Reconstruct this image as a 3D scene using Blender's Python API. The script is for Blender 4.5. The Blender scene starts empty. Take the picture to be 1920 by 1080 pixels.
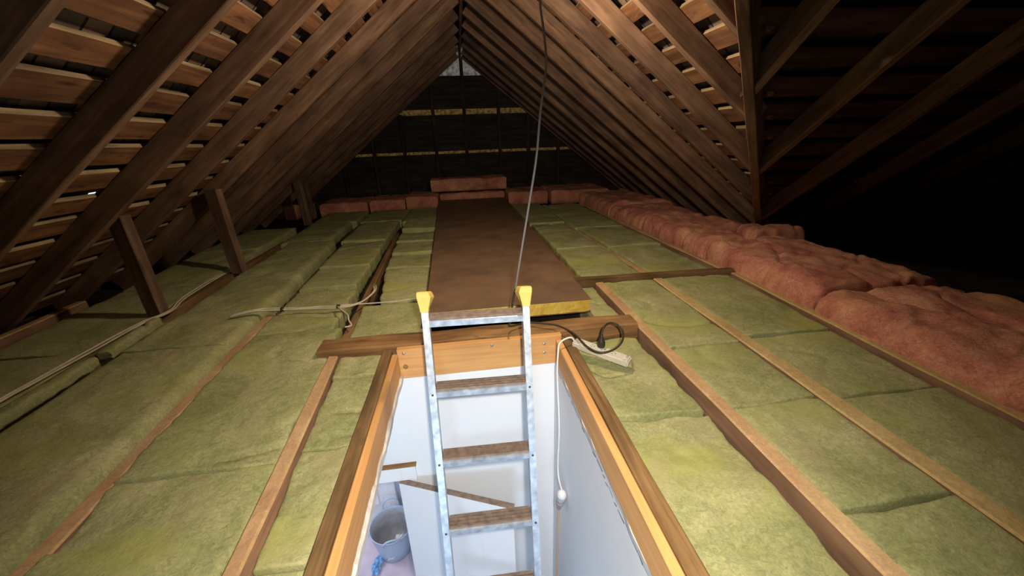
import bpy, bmesh, math, random
from mathutils import Vector, Matrix, noise
random.seed(7)
sc = bpy.context.scene
col = sc.collection
V = Vector

# ------------------------------------------------------------------ camera
CAM_Z = 0.95
cam_d = bpy.data.cameras.new('camera'); cam = bpy.data.objects.new('camera', cam_d); col.objects.link(cam)
R0 = (0.990871, -0.130912, -0.032197)      # image right
R1 = (-0.076844, -0.352227, -0.932755)     # image down
R2 = (0.110768, 0.926714, -0.359071)       # forward
cam.matrix_world = Matrix(((R0[0], -R1[0], -R2[0], 0), (R0[1], -R1[1], -R2[1], 0), (R0[2], -R1[2], -R2[2], CAM_Z), (0, 0, 0, 1)))
cam_d.sensor_width = 36; cam_d.lens = 13.5; cam_d.clip_start = 0.01; cam_d.clip_end = 60
sc.camera = cam

# ------------------------------------------------------------------ world, lights, exposure
w = bpy.data.worlds.new('world'); sc.world = w; w.use_nodes = True
bg = w.node_tree.nodes['Background']; bg.inputs[0].default_value = (0.75, 0.85, 1.0, 1); bg.inputs[1].default_value = 1.2
def light(name, kind, loc, energy, color, size, rot=None, **k):
    d = bpy.data.lights.new(name, kind); d.energy = energy; d.color = color
    if kind == 'AREA': d.size = size; d.shape = 'RECTANGLE'; d.size_y = k.get('size_y', size)
    else: d.shadow_soft_size = size
    if kind == 'SPOT': d.spot_size = k['angle']; d.spot_blend = k['blend']
    o = bpy.data.objects.new(name, d); col.objects.link(o); o.location = loc
    if rot: o.rotation_euler = rot
    return o
def aim(o, tgt):
    o.rotation_euler = (V(tgt) - o.location).to_track_quat('-Z', 'Y').to_euler()
# the bare lamp on the hanging flex, just above the picture
light('lamp_light', 'POINT', (0.34, 2.08, 1.57), 68, (1.0, 0.78, 0.54), 0.05)
# the torch held beside the camera
fl = light('torch_light', 'SPOT', (0.08, -0.05, 1.05), 175, (1.0, 0.89, 0.74), 0.03, angle=math.radians(106), blend=1.0)
aim(fl, (0.14, 0.95, -0.1))
# daylight through the window of the room below
dl = light('room_daylight', 'AREA', (-0.20, -1.40, -0.45), 27, (0.56, 0.77, 1.0), 0.5, size_y=0.5)
aim(dl, (-0.1, 1.7, -1.3))
dl2 = light('hall_daylight', 'AREA', (-1.9, 2.6, -0.9), 13, (0.82, 0.84, 1.0), 0.6, size_y=0.8)
aim(dl2, (-0.9, 2.6, -2.6))
sc.view_settings.view_transform = 'Standard'; sc.view_settings.look = 'None'
sc.view_settings.gamma = 1; sc.view_settings.use_curve_mapping = False
sc.view_settings.exposure = 0.0

# ------------------------------------------------------------------ materials
def newmat(name):
    m = bpy.data.materials.new(name); m.use_nodes = True
    nt = m.node_tree; b = nt.nodes['Principled BSDF']
    return m, nt, b
def N(nt, t, **kw):
    n = nt.nodes.new(t)
    for k, v in kw.items():
        if k.startswith('i_'): n.inputs[k[2:].replace('_', ' ')].default_value = v
        else: setattr(n, k, v)
    return n
def coords(nt, scale, rnd=True, detail_name='Object'):
    tc = N(nt, 'ShaderNodeTexCoord'); mp = N(nt, 'ShaderNodeMapping'); mp.inputs['Scale'].default_value = scale
    nt.links.new(tc.outputs[detail_name], mp.inputs['Vector'])
    if rnd:
        oi = N(nt, 'ShaderNodeObjectInfo'); mu = N(nt, 'ShaderNodeMath', operation='MULTIPLY'); mu.inputs[1].default_value = 37.0
        nt.links.new(oi.outputs['Random'], mu.inputs[0])
        cb = N(nt, 'ShaderNodeCombineXYZ')
        for i in range(3): nt.links.new(mu.outputs[0], cb.inputs[i])
        nt.links.new(cb.outputs[0], mp.inputs['Location'])
    return mp
def ramp(nt, src, stops):
    r = N(nt, 'ShaderNodeValToRGB'); e = r.color_ramp.elements
    while len(e) < len(stops): e.new(0.5)
    for el, (p, c) in zip(e, stops):
        el.position = p; el.color = (*c, 1) if len(c) == 3 else c
    nt.links.new(src, r.inputs[0]); return r
def mixc(nt, fac, a, b, mode='MIX'):
    m = N(nt, 'ShaderNodeMix', data_type='RGBA', blend_type=mode)
    for s, x in ((m.inputs[0], fac), (m.inputs[6], a), (m.inputs[7], b)):
        if isinstance(x, (int, float)): s.default_value = x
        elif isinstance(x, tuple): s.default_value = (*x, 1)
        else: nt.links.new(x, s)
    return m.outputs[2]
def bump(nt, b, src, strength, dist):
    bp = N(nt, 'ShaderNodeBump'); bp.inputs['Strength'].default_value = strength; bp.inputs['Distance'].default_value = dist
    nt.links.new(src, bp.inputs['Height']); nt.links.new(bp.outputs[0], b.inputs['Normal'])
def wood(name, dark, mid, lite, rough=0.8, grain=1.0, bmp=0.5, spots=0.0, var=0.35):
    m, nt, b = newmat(name)
    mp = coords(nt, (1.2, 26 * grain, 26 * grain))
    n1 = N(nt, 'ShaderNodeTexNoise'); n1.inputs['Scale'].default_value = 1.6; n1.inputs['Detail'].default_value = 7; n1.inputs['Roughness'].default_value = 0.62; n1.inputs['Distortion'].default_value = 0.5
    nt.links.new(mp.outputs[0], n1.inputs['Vector'])
    r = ramp(nt, n1.outputs['Fac'], [(0.3, dark), (0.52, mid), (0.74, lite)])
    mp2 = coords(nt, (3, 6, 6))
    n2 = N(nt, 'ShaderNodeTexNoise'); n2.inputs['Scale'].default_value = 1.3; n2.inputs['Detail'].default_value = 5
    nt.links.new(mp2.outputs[0], n2.inputs['Vector'])
    r2 = ramp(nt, n2.outputs['Fac'], [(0.3, (1 - var,) * 3), (0.7, (1 + var * 0.6,) * 3)])
    c = mixc(nt, 1.0, r.outputs[0], r2.outputs[0], 'MULTIPLY')
    oi = N(nt, 'ShaderNodeObjectInfo')
    r3 = ramp(nt, oi.outputs['Random'], [(0.0, (0.8, 0.78, 0.78)), (1.0, (1.12, 1.08, 1.0))])
    c = mixc(nt, 1.0, c, r3.outputs[0], 'MULTIPLY')
    if spots:
        mp3 = coords(nt, (2.5, 9, 9))
        n3 = N(nt, 'ShaderNodeTexNoise'); n3.inputs['Scale'].default_value = 2.2; n3.inputs['Detail'].default_value = 3
        nt.links.new(mp3.outputs[0], n3.inputs['Vector'])
        f = ramp(nt, n3.outputs['Fac'], [(0.62, (0, 0, 0)), (0.72, (spots,) * 3)])
        c = mixc(nt, f.outputs[0], c, tuple(x * 0.35 for x in dark))
    nt.links.new(c, b.inputs['Base Color']); b.inputs['Roughness'].default_value = rough
    b.inputs['Specular IOR Level'].default_value = 0.2
    bump(nt, b, n1.outputs['Fac'], bmp, 0.004)
    return m
def fibre(name, cols, fine, patch, bmp=0.8, dust=None):
    m, nt, b = newmat(name)
    mp = coords(nt, (1, 1, 1))
    n1 = N(nt, 'ShaderNodeTexNoise'); n1.inputs['Scale'].default_value = 3.6; n1.inputs['Detail'].default_value = 8; n1.inputs['Roughness'].default_value = 0.66; n1.inputs['Distortion'].default_value = 0.6
    nt.links.new(mp.outputs[0], n1.inputs['Vector'])
    r = ramp(nt, n1.outputs['Fac'], cols)
    n2 = N(nt, 'ShaderNodeTexNoise'); n2.inputs['Scale'].default_value = 62; n2.inputs['Detail'].default_value = 6; n2.inputs['Roughness'].default_value = 0.7; n2.inputs['Distortion'].default_value = 1.2
    nt.links.new(mp.outputs[0], n2.inputs['Vector'])
    r2 = ramp(nt, n2.outputs['Fac'], [(0.3, (1 - fine,) * 3), (0.7, (1 + fine,) * 3)])
    c = mixc(nt, 1.0, r.outputs[0], r2.outputs[0], 'MULTIPLY')
    n3 = N(nt, 'ShaderNodeTexNoise'); n3.inputs['Scale'].default_value = 2.1; n3.inputs['Detail'].default_value = 4
    nt.links.new(coords(nt, (1, 1.6, 1)).outputs[0], n3.inputs['Vector'])
    f = ramp(nt, n3.outputs['Fac'], [(0.54, (0, 0, 0)), (0.7, (0.75,) * 3)])
    c = mixc(nt, f.outputs[0], c, patch)
    if dust:
        n4 = N(nt, 'ShaderNodeTexNoise'); n4.inputs['Scale'].default_value = 5.0; n4.inputs['Detail'].default_value = 6
        nt.links.new(coords(nt, (1.5, 0.7, 1)).outputs[0], n4.inputs['Vector'])
        f = ramp(nt, n4.outputs['Fac'], [(0.56, (0, 0, 0)), (0.75, (0.6,) * 3)])
        c = mixc(nt, f.outputs[0], c, dust)
    nt.links.new(c, b.inputs['Base Color']); b.inputs['Roughness'].default_value = 1; b.inputs['Specular IOR Level'].default_value = 0.05
    ad = N(nt, 'ShaderNodeMath', operation='MULTIPLY_ADD'); ad.inputs[1].default_value = 0.35
    nt.links.new(n2.outputs['Fac'], ad.inputs[0]); nt.links.new(n1.outputs['Fac'], ad.inputs[2])
    bump(nt, b, ad.outputs[0], bmp, 0.02)
    return m
def plain(name, c, rough=0.5, metal=0.0, vary=0.08, scale=8, bmp=0.0, spec=0.4):
    m, nt, b = newmat(name)
    n1 = N(nt, 'ShaderNodeTexNoise'); n1.inputs['Scale'].default_value = scale; n1.inputs['Detail'].default_value = 5
    nt.links.new(coords(nt, (1, 1, 1)).outputs[0], n1.inputs['Vector'])
    r = ramp(nt, n1.outputs['Fac'], [(0.3, tuple(x * (1 - vary) for x in c)), (0.7, tuple(min(1, x * (1 + vary)) for x in c))])
    nt.links.new(r.outputs[0], b.inputs['Base Color']); b.inputs['Roughness'].default_value = rough; b.inputs['Metallic'].default_value = metal
    b.inputs['Specular IOR Level'].default_value = spec
    if bmp: bump(nt, b, n1.outputs['Fac'], bmp, 0.003)
    return m
M = {}
M['rafter'] = wood('rafter_wood', (0.105, 0.064, 0.045), (0.190, 0.118, 0.082), (0.285, 0.185, 0.125), 0.85, 0.6, 0.4, 0.4)
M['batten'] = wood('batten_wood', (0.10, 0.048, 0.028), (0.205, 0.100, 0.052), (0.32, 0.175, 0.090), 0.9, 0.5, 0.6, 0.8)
M['shadebatten'] = wood('shade_toned_batten_wood', (0.020, 0.011, 0.008), (0.055, 0.026, 0.018), (0.10, 0.05, 0.03), 0.9, 0.5, 0.6, 0.6)  # batten wood darkened: the side wing's shade is put into its colour
M['joist'] = wood('joist_wood', (0.15, 0.085, 0.055), (0.25, 0.15, 0.10), (0.33, 0.21, 0.14), 0.9, 0.5, 0.3)
M['sandy'] = fibre('dusty_joist_top', [(0.3, (0.38, 0.27, 0.12)), (0.5, (0.50, 0.37, 0.17)), (0.7, (0.60, 0.47, 0.24))], 0.22, (0.50, 0.42, 0.16), 0.35)
M['tan'] = fibre('dusty_tan_top', [(0.3, (0.36, 0.21, 0.115)), (0.5, (0.48, 0.31, 0.165)), (0.7, (0.58, 0.42, 0.23))], 0.20, (0.44, 0.31, 0.13), 0.3)
M['darkjoist'] = wood('dark_joist_wood', (0.12, 0.070, 0.032), (0.22, 0.135, 0.060), (0.30, 0.195, 0.095), 0.85, 0.9, 0.5, 0.4)
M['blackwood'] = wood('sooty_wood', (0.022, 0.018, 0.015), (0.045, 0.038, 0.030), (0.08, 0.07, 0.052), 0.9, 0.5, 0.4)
M['pine'] = wood('new_pine', (0.50, 0.265, 0.10), (0.60, 0.335, 0.135), (0.66, 0.40, 0.175), 0.6, 1.1, 0.12, 0.0, 0.10)
M['beam'] = wood('trimmer_wood', (0.14, 0.075, 0.032), (0.29, 0.165, 0.068), (0.40, 0.25, 0.11), 0.8, 0.5, 0.5, 0.6)
M['green'] = fibre('green_glass_wool', [(0.28, (0.22, 0.245, 0.105)), (0.45, (0.31, 0.325, 0.150)), (0.6, (0.38, 0.385, 0.195)), (0.78, (0.48, 0.47, 0.27))], 0.30, (0.37, 0.385, 0.12), 0.5, dust=(0.40, 0.35, 0.20))
M['pink'] = fibre('pink_glass_wool', [(0.28, (0.30, 0.105, 0.09)), (0.43, (0.50, 0.20, 0.145)), (0.55, (0.62, 0.29, 0.20)), (0.72, (0.74, 0.45, 0.28))], 0.35, (0.50, 0.29, 0.14), 0.7, dust=(0.40, 0.15, 0.14))
M['foam'] = fibre('yellow_foam', [(0.3, (0.42, 0.24, 0.03)), (0.5, (0.70, 0.47, 0.08)), (0.7, (0.85, 0.66, 0.20))], 0.12, (0.80, 0.58, 0.12), 0.5)
M['hardboard'] = plain('brown_hardboard', (0.155, 0.096, 0.058), 0.6, 0, 0.24, 5, 0.15, 0.3)
M['dust'] = plain('dusty_plasterboard_back', (0.035, 0.026, 0.02), 1, 0, 0.4, 6, 0.3, 0.05)
M['wall'] = plain('white_wall_paint', (0.80, 0.83, 0.86), 0.55, 0, 0.03, 3)
M['plaster'] = plain('raw_plaster_edge', (0.62, 0.60, 0.58), 0.9, 0, 0.12, 30, 0.8)
M['gloss'] = plain('white_gloss_paint', (0.84, 0.85, 0.87), 0.35, 0, 0.02, 4)
M['roomfloor'] = plain('pale_room_floor', (0.66, 0.56, 0.64), 0.7, 0, 0.10, 7)
M['galv'] = plain('dull_aluminium', (0.46, 0.51, 0.57), 0.45, 0.5, 0.30, 34, 0.25)
M['tread'] = plain('grooved_tread_dirt', (0.235, 0.175, 0.14), 0.85, 0, 0.3, 40, 0.2)
M['cap'] = plain('yellow_plastic', (0.80, 0.62, 0.16), 0.5, 0, 0.06, 30)
M['dark'] = plain('dark_metal', (0.06, 0.055, 0.05), 0.5, 0.3)
M['screw'] = plain('zinc_screw', (0.55, 0.52, 0.47), 0.35, 0.8)
M['greycable'] = plain('grey_flex', (0.22, 0.20, 0.20), 0.5, 0, 0.1)
M['whitecable'] = plain('white_flex', (0.80, 0.80, 0.78), 0.5, 0, 0.05)
M['oldcable'] = plain('dusty_white_flex', (0.55, 0.50, 0.38), 0.7, 0, 0.15, 20)
M['blackcable'] = plain('black_rubber', (0.03, 0.027, 0.02), 0.45, 0, 0.1)
M['orangecable'] = plain('orange_flex', (0.62, 0.36, 0.20), 0.5, 0, 0.05)
M['connector'] = plain('clear_grey_plastic', (0.42, 0.37, 0.36), 0.3, 0, 0.1, 30)
M['strip'] = plain('dusty_white_plastic', (0.58, 0.56, 0.48), 0.5, 0, 0.10, 20)
M['tub'] = plain('blue_rubber_tub', (0.44, 0.54, 0.68), 0.55, 0, 0.05)
M['tubin'] = plain('plaster_caked_tub', (0.40, 0.40, 0.42), 0.8, 0, 0.15, 12)
M['bluebag'] = plain('blue_film', (0.22, 0.44, 0.72), 0.3, 0, 0.4, 40)
M['rag'] = plain('pale_rag', (0.66, 0.62, 0.66), 0.9, 0, 0.15, 20)
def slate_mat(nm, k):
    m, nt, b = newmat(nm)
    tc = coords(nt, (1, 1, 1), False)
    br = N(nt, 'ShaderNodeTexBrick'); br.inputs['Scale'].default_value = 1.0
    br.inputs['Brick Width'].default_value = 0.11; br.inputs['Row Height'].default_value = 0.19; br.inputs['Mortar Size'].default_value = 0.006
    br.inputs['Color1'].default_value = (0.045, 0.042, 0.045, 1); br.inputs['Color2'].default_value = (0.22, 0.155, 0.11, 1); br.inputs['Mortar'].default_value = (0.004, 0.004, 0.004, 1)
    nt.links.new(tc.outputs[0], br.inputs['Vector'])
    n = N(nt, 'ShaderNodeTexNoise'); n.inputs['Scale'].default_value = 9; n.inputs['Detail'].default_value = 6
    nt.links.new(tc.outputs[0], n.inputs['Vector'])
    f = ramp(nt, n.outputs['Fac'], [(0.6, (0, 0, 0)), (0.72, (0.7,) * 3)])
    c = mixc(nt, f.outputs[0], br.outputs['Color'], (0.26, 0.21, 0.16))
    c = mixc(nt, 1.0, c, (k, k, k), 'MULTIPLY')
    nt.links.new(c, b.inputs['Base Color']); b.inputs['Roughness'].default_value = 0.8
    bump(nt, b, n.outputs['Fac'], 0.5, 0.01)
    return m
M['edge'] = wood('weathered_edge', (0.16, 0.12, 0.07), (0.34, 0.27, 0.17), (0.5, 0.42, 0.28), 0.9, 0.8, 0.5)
M['slate'] = slate_mat('shingle_underside', 1.0); M['shadeslate'] = slate_mat('shade_toned_shingle_underside', 0.22)  # second copy is darkened, carrying the side wing's shade in its colour
def vent_mat(nm, k=(1, 1, 1)):
    m, nt, b = newmat(nm)
    n = N(nt, 'ShaderNodeTexNoise'); n.inputs['Scale'].default_value = 22; n.inputs['Detail'].default_value = 5
    nt.links.new(coords(nt, (1, 1, 1), False).outputs[0], n.inputs['Vector'])
    r = ramp(nt, n.outputs['Fac'], [(0.36, (0.30, 0.27, 0.23)), (0.5, (0.52, 0.49, 0.42)), (0.65, (0.62, 0.58, 0.50))])
    r = type('o', (), {'outputs': [mixc(nt, 1.0, r.outputs[0], k, 'MULTIPLY')]})
    t = N(nt, 'ShaderNodeBsdfTranslucent'); d = N(nt, 'ShaderNodeBsdfDiffuse'); a = N(nt, 'ShaderNodeMixShader'); a.inputs[0].default_value = 0.35
    nt.links.new(r.outputs[0], t.inputs[0]); nt.links.new(r.outputs[0], d.inputs[0])
    nt.links.new(t.outputs[0], a.inputs[1]); nt.links.new(d.outputs[0], a.inputs[2])
    nt.links.new(a.outputs[0], nt.nodes['Material Output'].inputs[0])
    return m
M['vent'] = vent_mat('translucent_sheet'); M['backlit'] = vent_mat('translucent_rail_strip', (0.75, 0.58, 0.34))  # tan copy is for strips added to glow where the rails are

# ------------------------------------------------------------------ helpers
ORD = ['first', 'second', 'third', 'fourth', 'fifth', 'sixth', 'seventh', 'eighth', 'ninth', 'tenth', 'eleventh', 'twelfth', 'thirteenth', 'fourteenth', 'fifteenth', 'sixteenth', 'seventeenth', 'eighteenth', 'nineteenth', 'twentieth', 'twenty-first', 'twenty-second', 'twenty-third', 'twenty-fourth', 'twenty-fifth']
def tag(o, label=None, cat=None, group=None, kind=None):
    if label: o['label'] = label
    if cat: o['category'] = cat
    if group: o['group'] = group
    if kind: o['kind'] = kind
    return o
def link(name, me, mat, parent=None, loc=None, smooth=False):
    o = bpy.data.objects.new(name, me); col.objects.link(o)
    if mat: me.materials.append(M[mat] if isinstance(mat, str) else mat)
    if smooth:
        for p in me.polygons: p.use_smooth = True
    if loc: o.location = loc
    if parent:
        o.parent = parent
        o.matrix_parent_inverse = Matrix.LocRotScale(parent.location, parent.rotation_euler, None).inverted()
    return o
def empty(name, loc, label, cat, group=None):
    o = bpy.data.objects.new(name, None); col.objects.link(o); o.location = loc; o.empty_display_size = 0.05
    return tag(o, label, cat, group)
def mesh_from(bm, name='mesh'):
    me = bpy.data.meshes.new(name); bmesh.ops.recalc_face_normals(bm, faces=bm.faces); bm.to_mesh(me); bm.free(); return me
def add_box(bm, lo, hi, mtx=None):
    vs = [bm.verts.new(V((x, y, z)) if mtx is None else mtx @ V((x, y, z))) for x in (lo[0], hi[0]) for y in (lo[1], hi[1]) for z in (lo[2], hi[2])]
    for f in ((0, 1, 3, 2), (4, 6, 7, 5), (0, 4, 5, 1), (2, 3, 7, 6), (0, 2, 6, 4), (1, 5, 7, 3)): bm.faces.new([vs[i] for i in f])
    return vs
def box(name, lo, hi, mat, parent=None, bev=0.0, center=True):
    c = (V(lo) + V(hi)) / 2; bm = bmesh.new(); add_box(bm, V(lo) - c, V(hi) - c)
    if bev: bmesh.ops.bevel(bm, geom=bm.edges[:], offset=bev, segments=2, affect='EDGES', profile=0.6)
    return link(name, mesh_from(bm, name), mat, parent, c)
def frame_mtx(p0, p1, up):
    x = (V(p1) - V(p0)).normalized(); y = V(up).cross(x).normalized(); z = x.cross(y)
    return Matrix(((x.x, y.x, z.x, p0[0]), (x.y, y.y, z.y, p0[1]), (x.z, y.z, z.z, p0[2]), (0, 0, 0, 1)))
def timber(name, p0, p1, wd, z0, z1, up, mat, parent=None, rough=0.003, seg=0.12, bev=0.004, cut0=0.0, cut1=0.0, wob=0.0, edge=None, emat='edge'):
    """sawn timber: local X along its length, width wd across, depth z0..z1 along up; cut: end slope (dx over the depth)"""
    L = (V(p1) - V(p0)).length; n = max(2, int(L / seg)); bm = bmesh.new(); rings = []
    sx, sy = random.random() * 50, random.random() * 50
    hw = wd / 2
    prof = [(-hw + bev, z0), (hw - bev, z0), (hw, z0 + bev), (hw, z1 - bev), (hw - bev, z1), (-hw + bev, z1), (-hw, z1 - bev), (-hw, z0 + bev)]
    for i in range(n + 1):
        t = i / n; r = []
        for k, (y, z) in enumerate(prof):
            q = (z - z0) / max(1e-6, z1 - z0)
            x = t * L + (cut0 * q if i == 0 else 0) + (cut1 * q if i == n else 0)
            a = noise.noise(V((t * L * 3 + sx, y * 30, z * 30))) * rough
            b = noise.noise(V((t * L * 3 + sy, y * 30 + 9, z * 30))) * rough
            wv = noise.noise(V((t * L * 0.7 + sx, 3, 1))) * wob
            r.append(bm.verts.new((x, y + a + wv, z + b)))
        rings.append(r)
    for i in range(n):
        for k in range(8):
            f = bm.faces.new((rings[i][k], rings[i][(k + 1) % 8], rings[i + 1][(k + 1) % 8], rings[i + 1][k]))
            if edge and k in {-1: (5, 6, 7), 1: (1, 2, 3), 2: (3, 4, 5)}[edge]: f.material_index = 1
    bm.faces.new(rings[0][::-1]); bm.faces.new(rings[-1])
    o = link(name, mesh_from(bm, name), mat)
    if edge: o.data.materials.append(M[emat])
    mw = frame_mtx(p0, p1, up); o.matrix_world = mw
    if parent:
        o.parent = parent; o.matrix_parent_inverse = Matrix.LocRotScale(parent.location, parent.rotation_euler, None).inverted(); o.matrix_basis = mw
    return o
def smooth_path(pts, k=6):
    P = [V(p) for p in pts]; out = []
    for i in range(len(P) - 1):
        a = P[max(0, i - 1)]; b = P[i]; c = P[i + 1]; d = P[min(len(P) - 1, i + 2)]
        for j in range(k):
            t = j / k
            out.append(0.5 * ((2 * b) + (c - a) * t + (2 * a - 5 * b + 4 * c - d) * t * t + (3 * b - a - 3 * c + d) * t ** 3))
    out.append(P[-1]); return out
def add_tube(bm, pts, r, sides=10, smooth=6):
    P = smooth_path(pts, smooth) if smooth else [V(p) for p in pts]
    rings = []; n = len(P); prev = None
    for i in range(n):
        t = (P[min(n - 1, i + 1)] - P[max(0, i - 1)]).normalized()
        if prev is None: prev = t.orthogonal().normalized()
        a = (prev - t * prev.dot(t)).normalized(); b = t.cross(a); prev = a
        rr = r(i / (n - 1)) if callable(r) else r
        rings.append([bm.verts.new(P[i] + (a * math.cos(2 * math.pi * k / sides) + b * math.sin(2 * math.pi * k / sides)) * rr) for k in range(sides)])
    for i in range(n - 1):
        for k in range(sides): bm.faces.new((rings[i][k], rings[i][(k + 1) % sides], rings[i + 1][(k + 1) % sides], rings[i + 1][k]))
    bm.faces.new(rings[0][::-1]); bm.faces.new(rings[-1])
def tube(name, pts, r, mat, parent=None, sides=10, smooth=6):
    bm = bmesh.new(); c = V(pts[0]); add_tube(bm, [V(p) - c for p in pts], r, sides, smooth)
    return link(name, mesh_from(bm, name), mat, parent, c, True)
def lathe(name, base, prof, mat, parent=None, n=28, axis=None, squash=1.0):
    bm = bmesh.new(); rings = []
    q = V((0, 0, 1)).rotation_difference(V(axis).normalized()) if axis else None
    for r, z in prof:
        ring = []
        for k in range(n):
            p = V((r * math.cos(2 * math.pi * k / n), r * squash * math.sin(2 * math.pi * k / n), z))
            ring.append(bm.verts.new(q @ p if q else p))
        rings.append(ring)
    for i in range(len(rings) - 1):
        for k in range(n): bm.faces.new((rings[i][k], rings[i][(k + 1) % n], rings[i + 1][(k + 1) % n], rings[i + 1][k]))
    bm.faces.new(rings[0][::-1]); bm.faces.new(rings[-1])
    return link(name, mesh_from(bm, name), mat, parent, base, True)
def struct(o): o['kind'] = 'structure'; return o
def prism(name, poly, z0, z1, mat):
    """upright slab from a plan polygon"""
    bm = bmesh.new(); a = [bm.verts.new((x, y, z0)) for x, y in poly]; b = [bm.verts.new((x, y, z1)) for x, y in poly]
    bm.faces.new(a[::-1]); bm.faces.new(b); n = len(poly)
    for i in range(n): bm.faces.new((a[i], a[(i + 1) % n], b[(i + 1) % n], b[i]))
    return link(name, mesh_from(bm, name), mat)
def slab_xz(name, rects, y0, y1, mat):
    bm = bmesh.new()
    for x0, x1, z0, z1 in rects: add_box(bm, (x0, y0, z0), (x1, y1, z1))
    bmesh.ops.remove_doubles(bm, verts=bm.verts, dist=1e-5)
    return link(name, mesh_from(bm, name), mat)

# ------------------------------------------------------------------ roof geometry
XR, ZR, T = 0.13, 2.20, 0.78
ALPHA = math.atan(T); CA, SA = math.cos(ALPHA), math.sin(ALPHA)
YG = 7.10                                   # gable
def PL(s, y, n=0.0): return V((XR - s * CA - n * SA, y, ZR - s * SA + n * CA))
def PR(s, y, n=0.0): return V((XR + s * CA + n * SA, y, ZR - s * SA + n * CA))
YW = 0.57                                   # ridge of the side wing
def PW(s, x, n=0.0): return V((x, YW + s * CA + n * SA, ZR - s * SA + n * CA))
def PN(s, x, n=0.0): return V((x, YW - s * CA - n * SA, ZR - s * SA + n * CA))
SMAX = (ZR + 0.12) / SA
RD = 0.115                                  # rafter depth
BT = 0.024
def sheet(name, P, s_rng, u_rng, n0, holes, clip=None, du=0.13, mat='slate'):
    """stepped sheet of slates: one connected surface with its courses overlapping"""
    bm = bmesh.new(); rows = []; s = s_rng[0]; ss = []
    while s < s_rng[1]: ss += [(s, 0.0), (min(s + 0.185, s_rng[1]), 0.022)]; s += 0.19
    nu = int((u_rng[1] - u_rng[0]) / du)
    for i, (s, dn) in enumerate(ss):
        rows.append([bm.verts.new(P(s, u_rng[0] + (u_rng[1] - u_rng[0]) * j / nu, n0 + 0.03 - dn + 0.006 * noise.noise(V((s * 4, j * 0.9, 3))))) for j in range(nu + 1)])
    for i in range(len(rows) - 1):
        for j in range(nu):
            f = (rows[i][j], rows[i][j + 1], rows[i + 1][j + 1], rows[i + 1][j])
            c = (f[0].co + f[2].co) / 2
            if i % 2 == 0 and any((c - V(h)).length < r for h, r in holes):
                q = [bm.verts.new(c + V((0, 0, 0)) + (v.co - c) * 0.36) for v in f]
                for a in range(4): bm.faces.new((f[a], f[(a + 1) % 4], q[(a + 1) % 4], q[a]))
                continue
            bm.faces.new(f)
    if clip:
        bmesh.ops.bisect_plane(bm, geom=bm.verts[:] + bm.edges[:] + bm.faces[:], plane_co=(0, 0.5, 0), plane_no=(-clip, clip, 0), clear_inner=True)
    bmesh.ops.delete(bm, geom=[v for v in bm.verts if not v.link_faces], context='VERTS')
    # local frame so that the slate pattern lies in the surface
    me = mesh_from(bm, name)
    o0, ex, es = P(0, u_rng[0], 0), (P(0, u_rng[0] + 1, 0) - P(0, u_rng[0], 0)), (P(1, u_rng[0], 0) - P(0, u_rng[0], 0))
    ez = ex.cross(es)
    mw = Matrix(((ex.x, es.x, ez.x, o0.x), (ex.y, es.y, ez.y, o0.y), (ex.z, es.z, ez.z, o0.z), (0, 0, 0, 1)))
    me.transform(mw.inverted()); o = link(name, me, mat); o.matrix_world = mw
    return struct(o)
valley = lambda c: c.y - c.x - 0.50
def slit(name_unused=None): pass
sheet('ceiling_left', PL, (-0.17, SMAX + 0.35), (-2.1, YG + 0.2), RD + BT, [(PL(2.66, 2.40, RD + BT), 0.09), (PL(2.66, 2.56, RD + BT), 0.07), (PL(2.85, 2.55, RD + BT), 0.07)])
sheet('ceiling_right', PR, (-0.17, SMAX + 0.35), (0.4, YG + 0.2), RD + BT, [], 1)
sheet('ceiling_wing_far', PW, (-0.17, SMAX + 0.35), (0.0, 5.8), RD + BT, [(PW(2.10, 1.95, RD + BT), 0.10)], -1, mat='shadeslate')
sheet('ceiling_wing_near', PN, (-0.17, SMAX + 0.35), (0.0, 5.8), RD + BT, [], mat='shadeslate')
struct(slab_xz('wall_near', [(-3.4, 5.9, -0.3, 2.6)], -2.25, -2.15, 'dust'))
b_ = bmesh.new(); add_box(b_, (5.75, -2.3, -0.3), (5.85, 4.2, 2.6)); struct(link('wall_wing_end', mesh_from(b_), 'dust'))

# gable wall with pale sheet at its top; backlit strips added to brighten rails
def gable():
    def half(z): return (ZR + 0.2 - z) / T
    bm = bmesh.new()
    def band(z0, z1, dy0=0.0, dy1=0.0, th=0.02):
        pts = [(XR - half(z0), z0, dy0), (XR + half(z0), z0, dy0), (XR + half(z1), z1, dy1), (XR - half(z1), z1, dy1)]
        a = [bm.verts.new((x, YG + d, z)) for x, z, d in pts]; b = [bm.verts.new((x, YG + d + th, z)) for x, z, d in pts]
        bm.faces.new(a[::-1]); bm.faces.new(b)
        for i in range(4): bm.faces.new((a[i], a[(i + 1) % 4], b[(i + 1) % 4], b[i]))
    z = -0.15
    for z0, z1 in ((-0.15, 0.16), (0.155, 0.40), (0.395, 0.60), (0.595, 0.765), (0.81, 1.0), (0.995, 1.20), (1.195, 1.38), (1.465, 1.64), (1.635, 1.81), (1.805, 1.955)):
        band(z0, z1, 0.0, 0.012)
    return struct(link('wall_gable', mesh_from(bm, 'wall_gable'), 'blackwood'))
gable()
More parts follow.
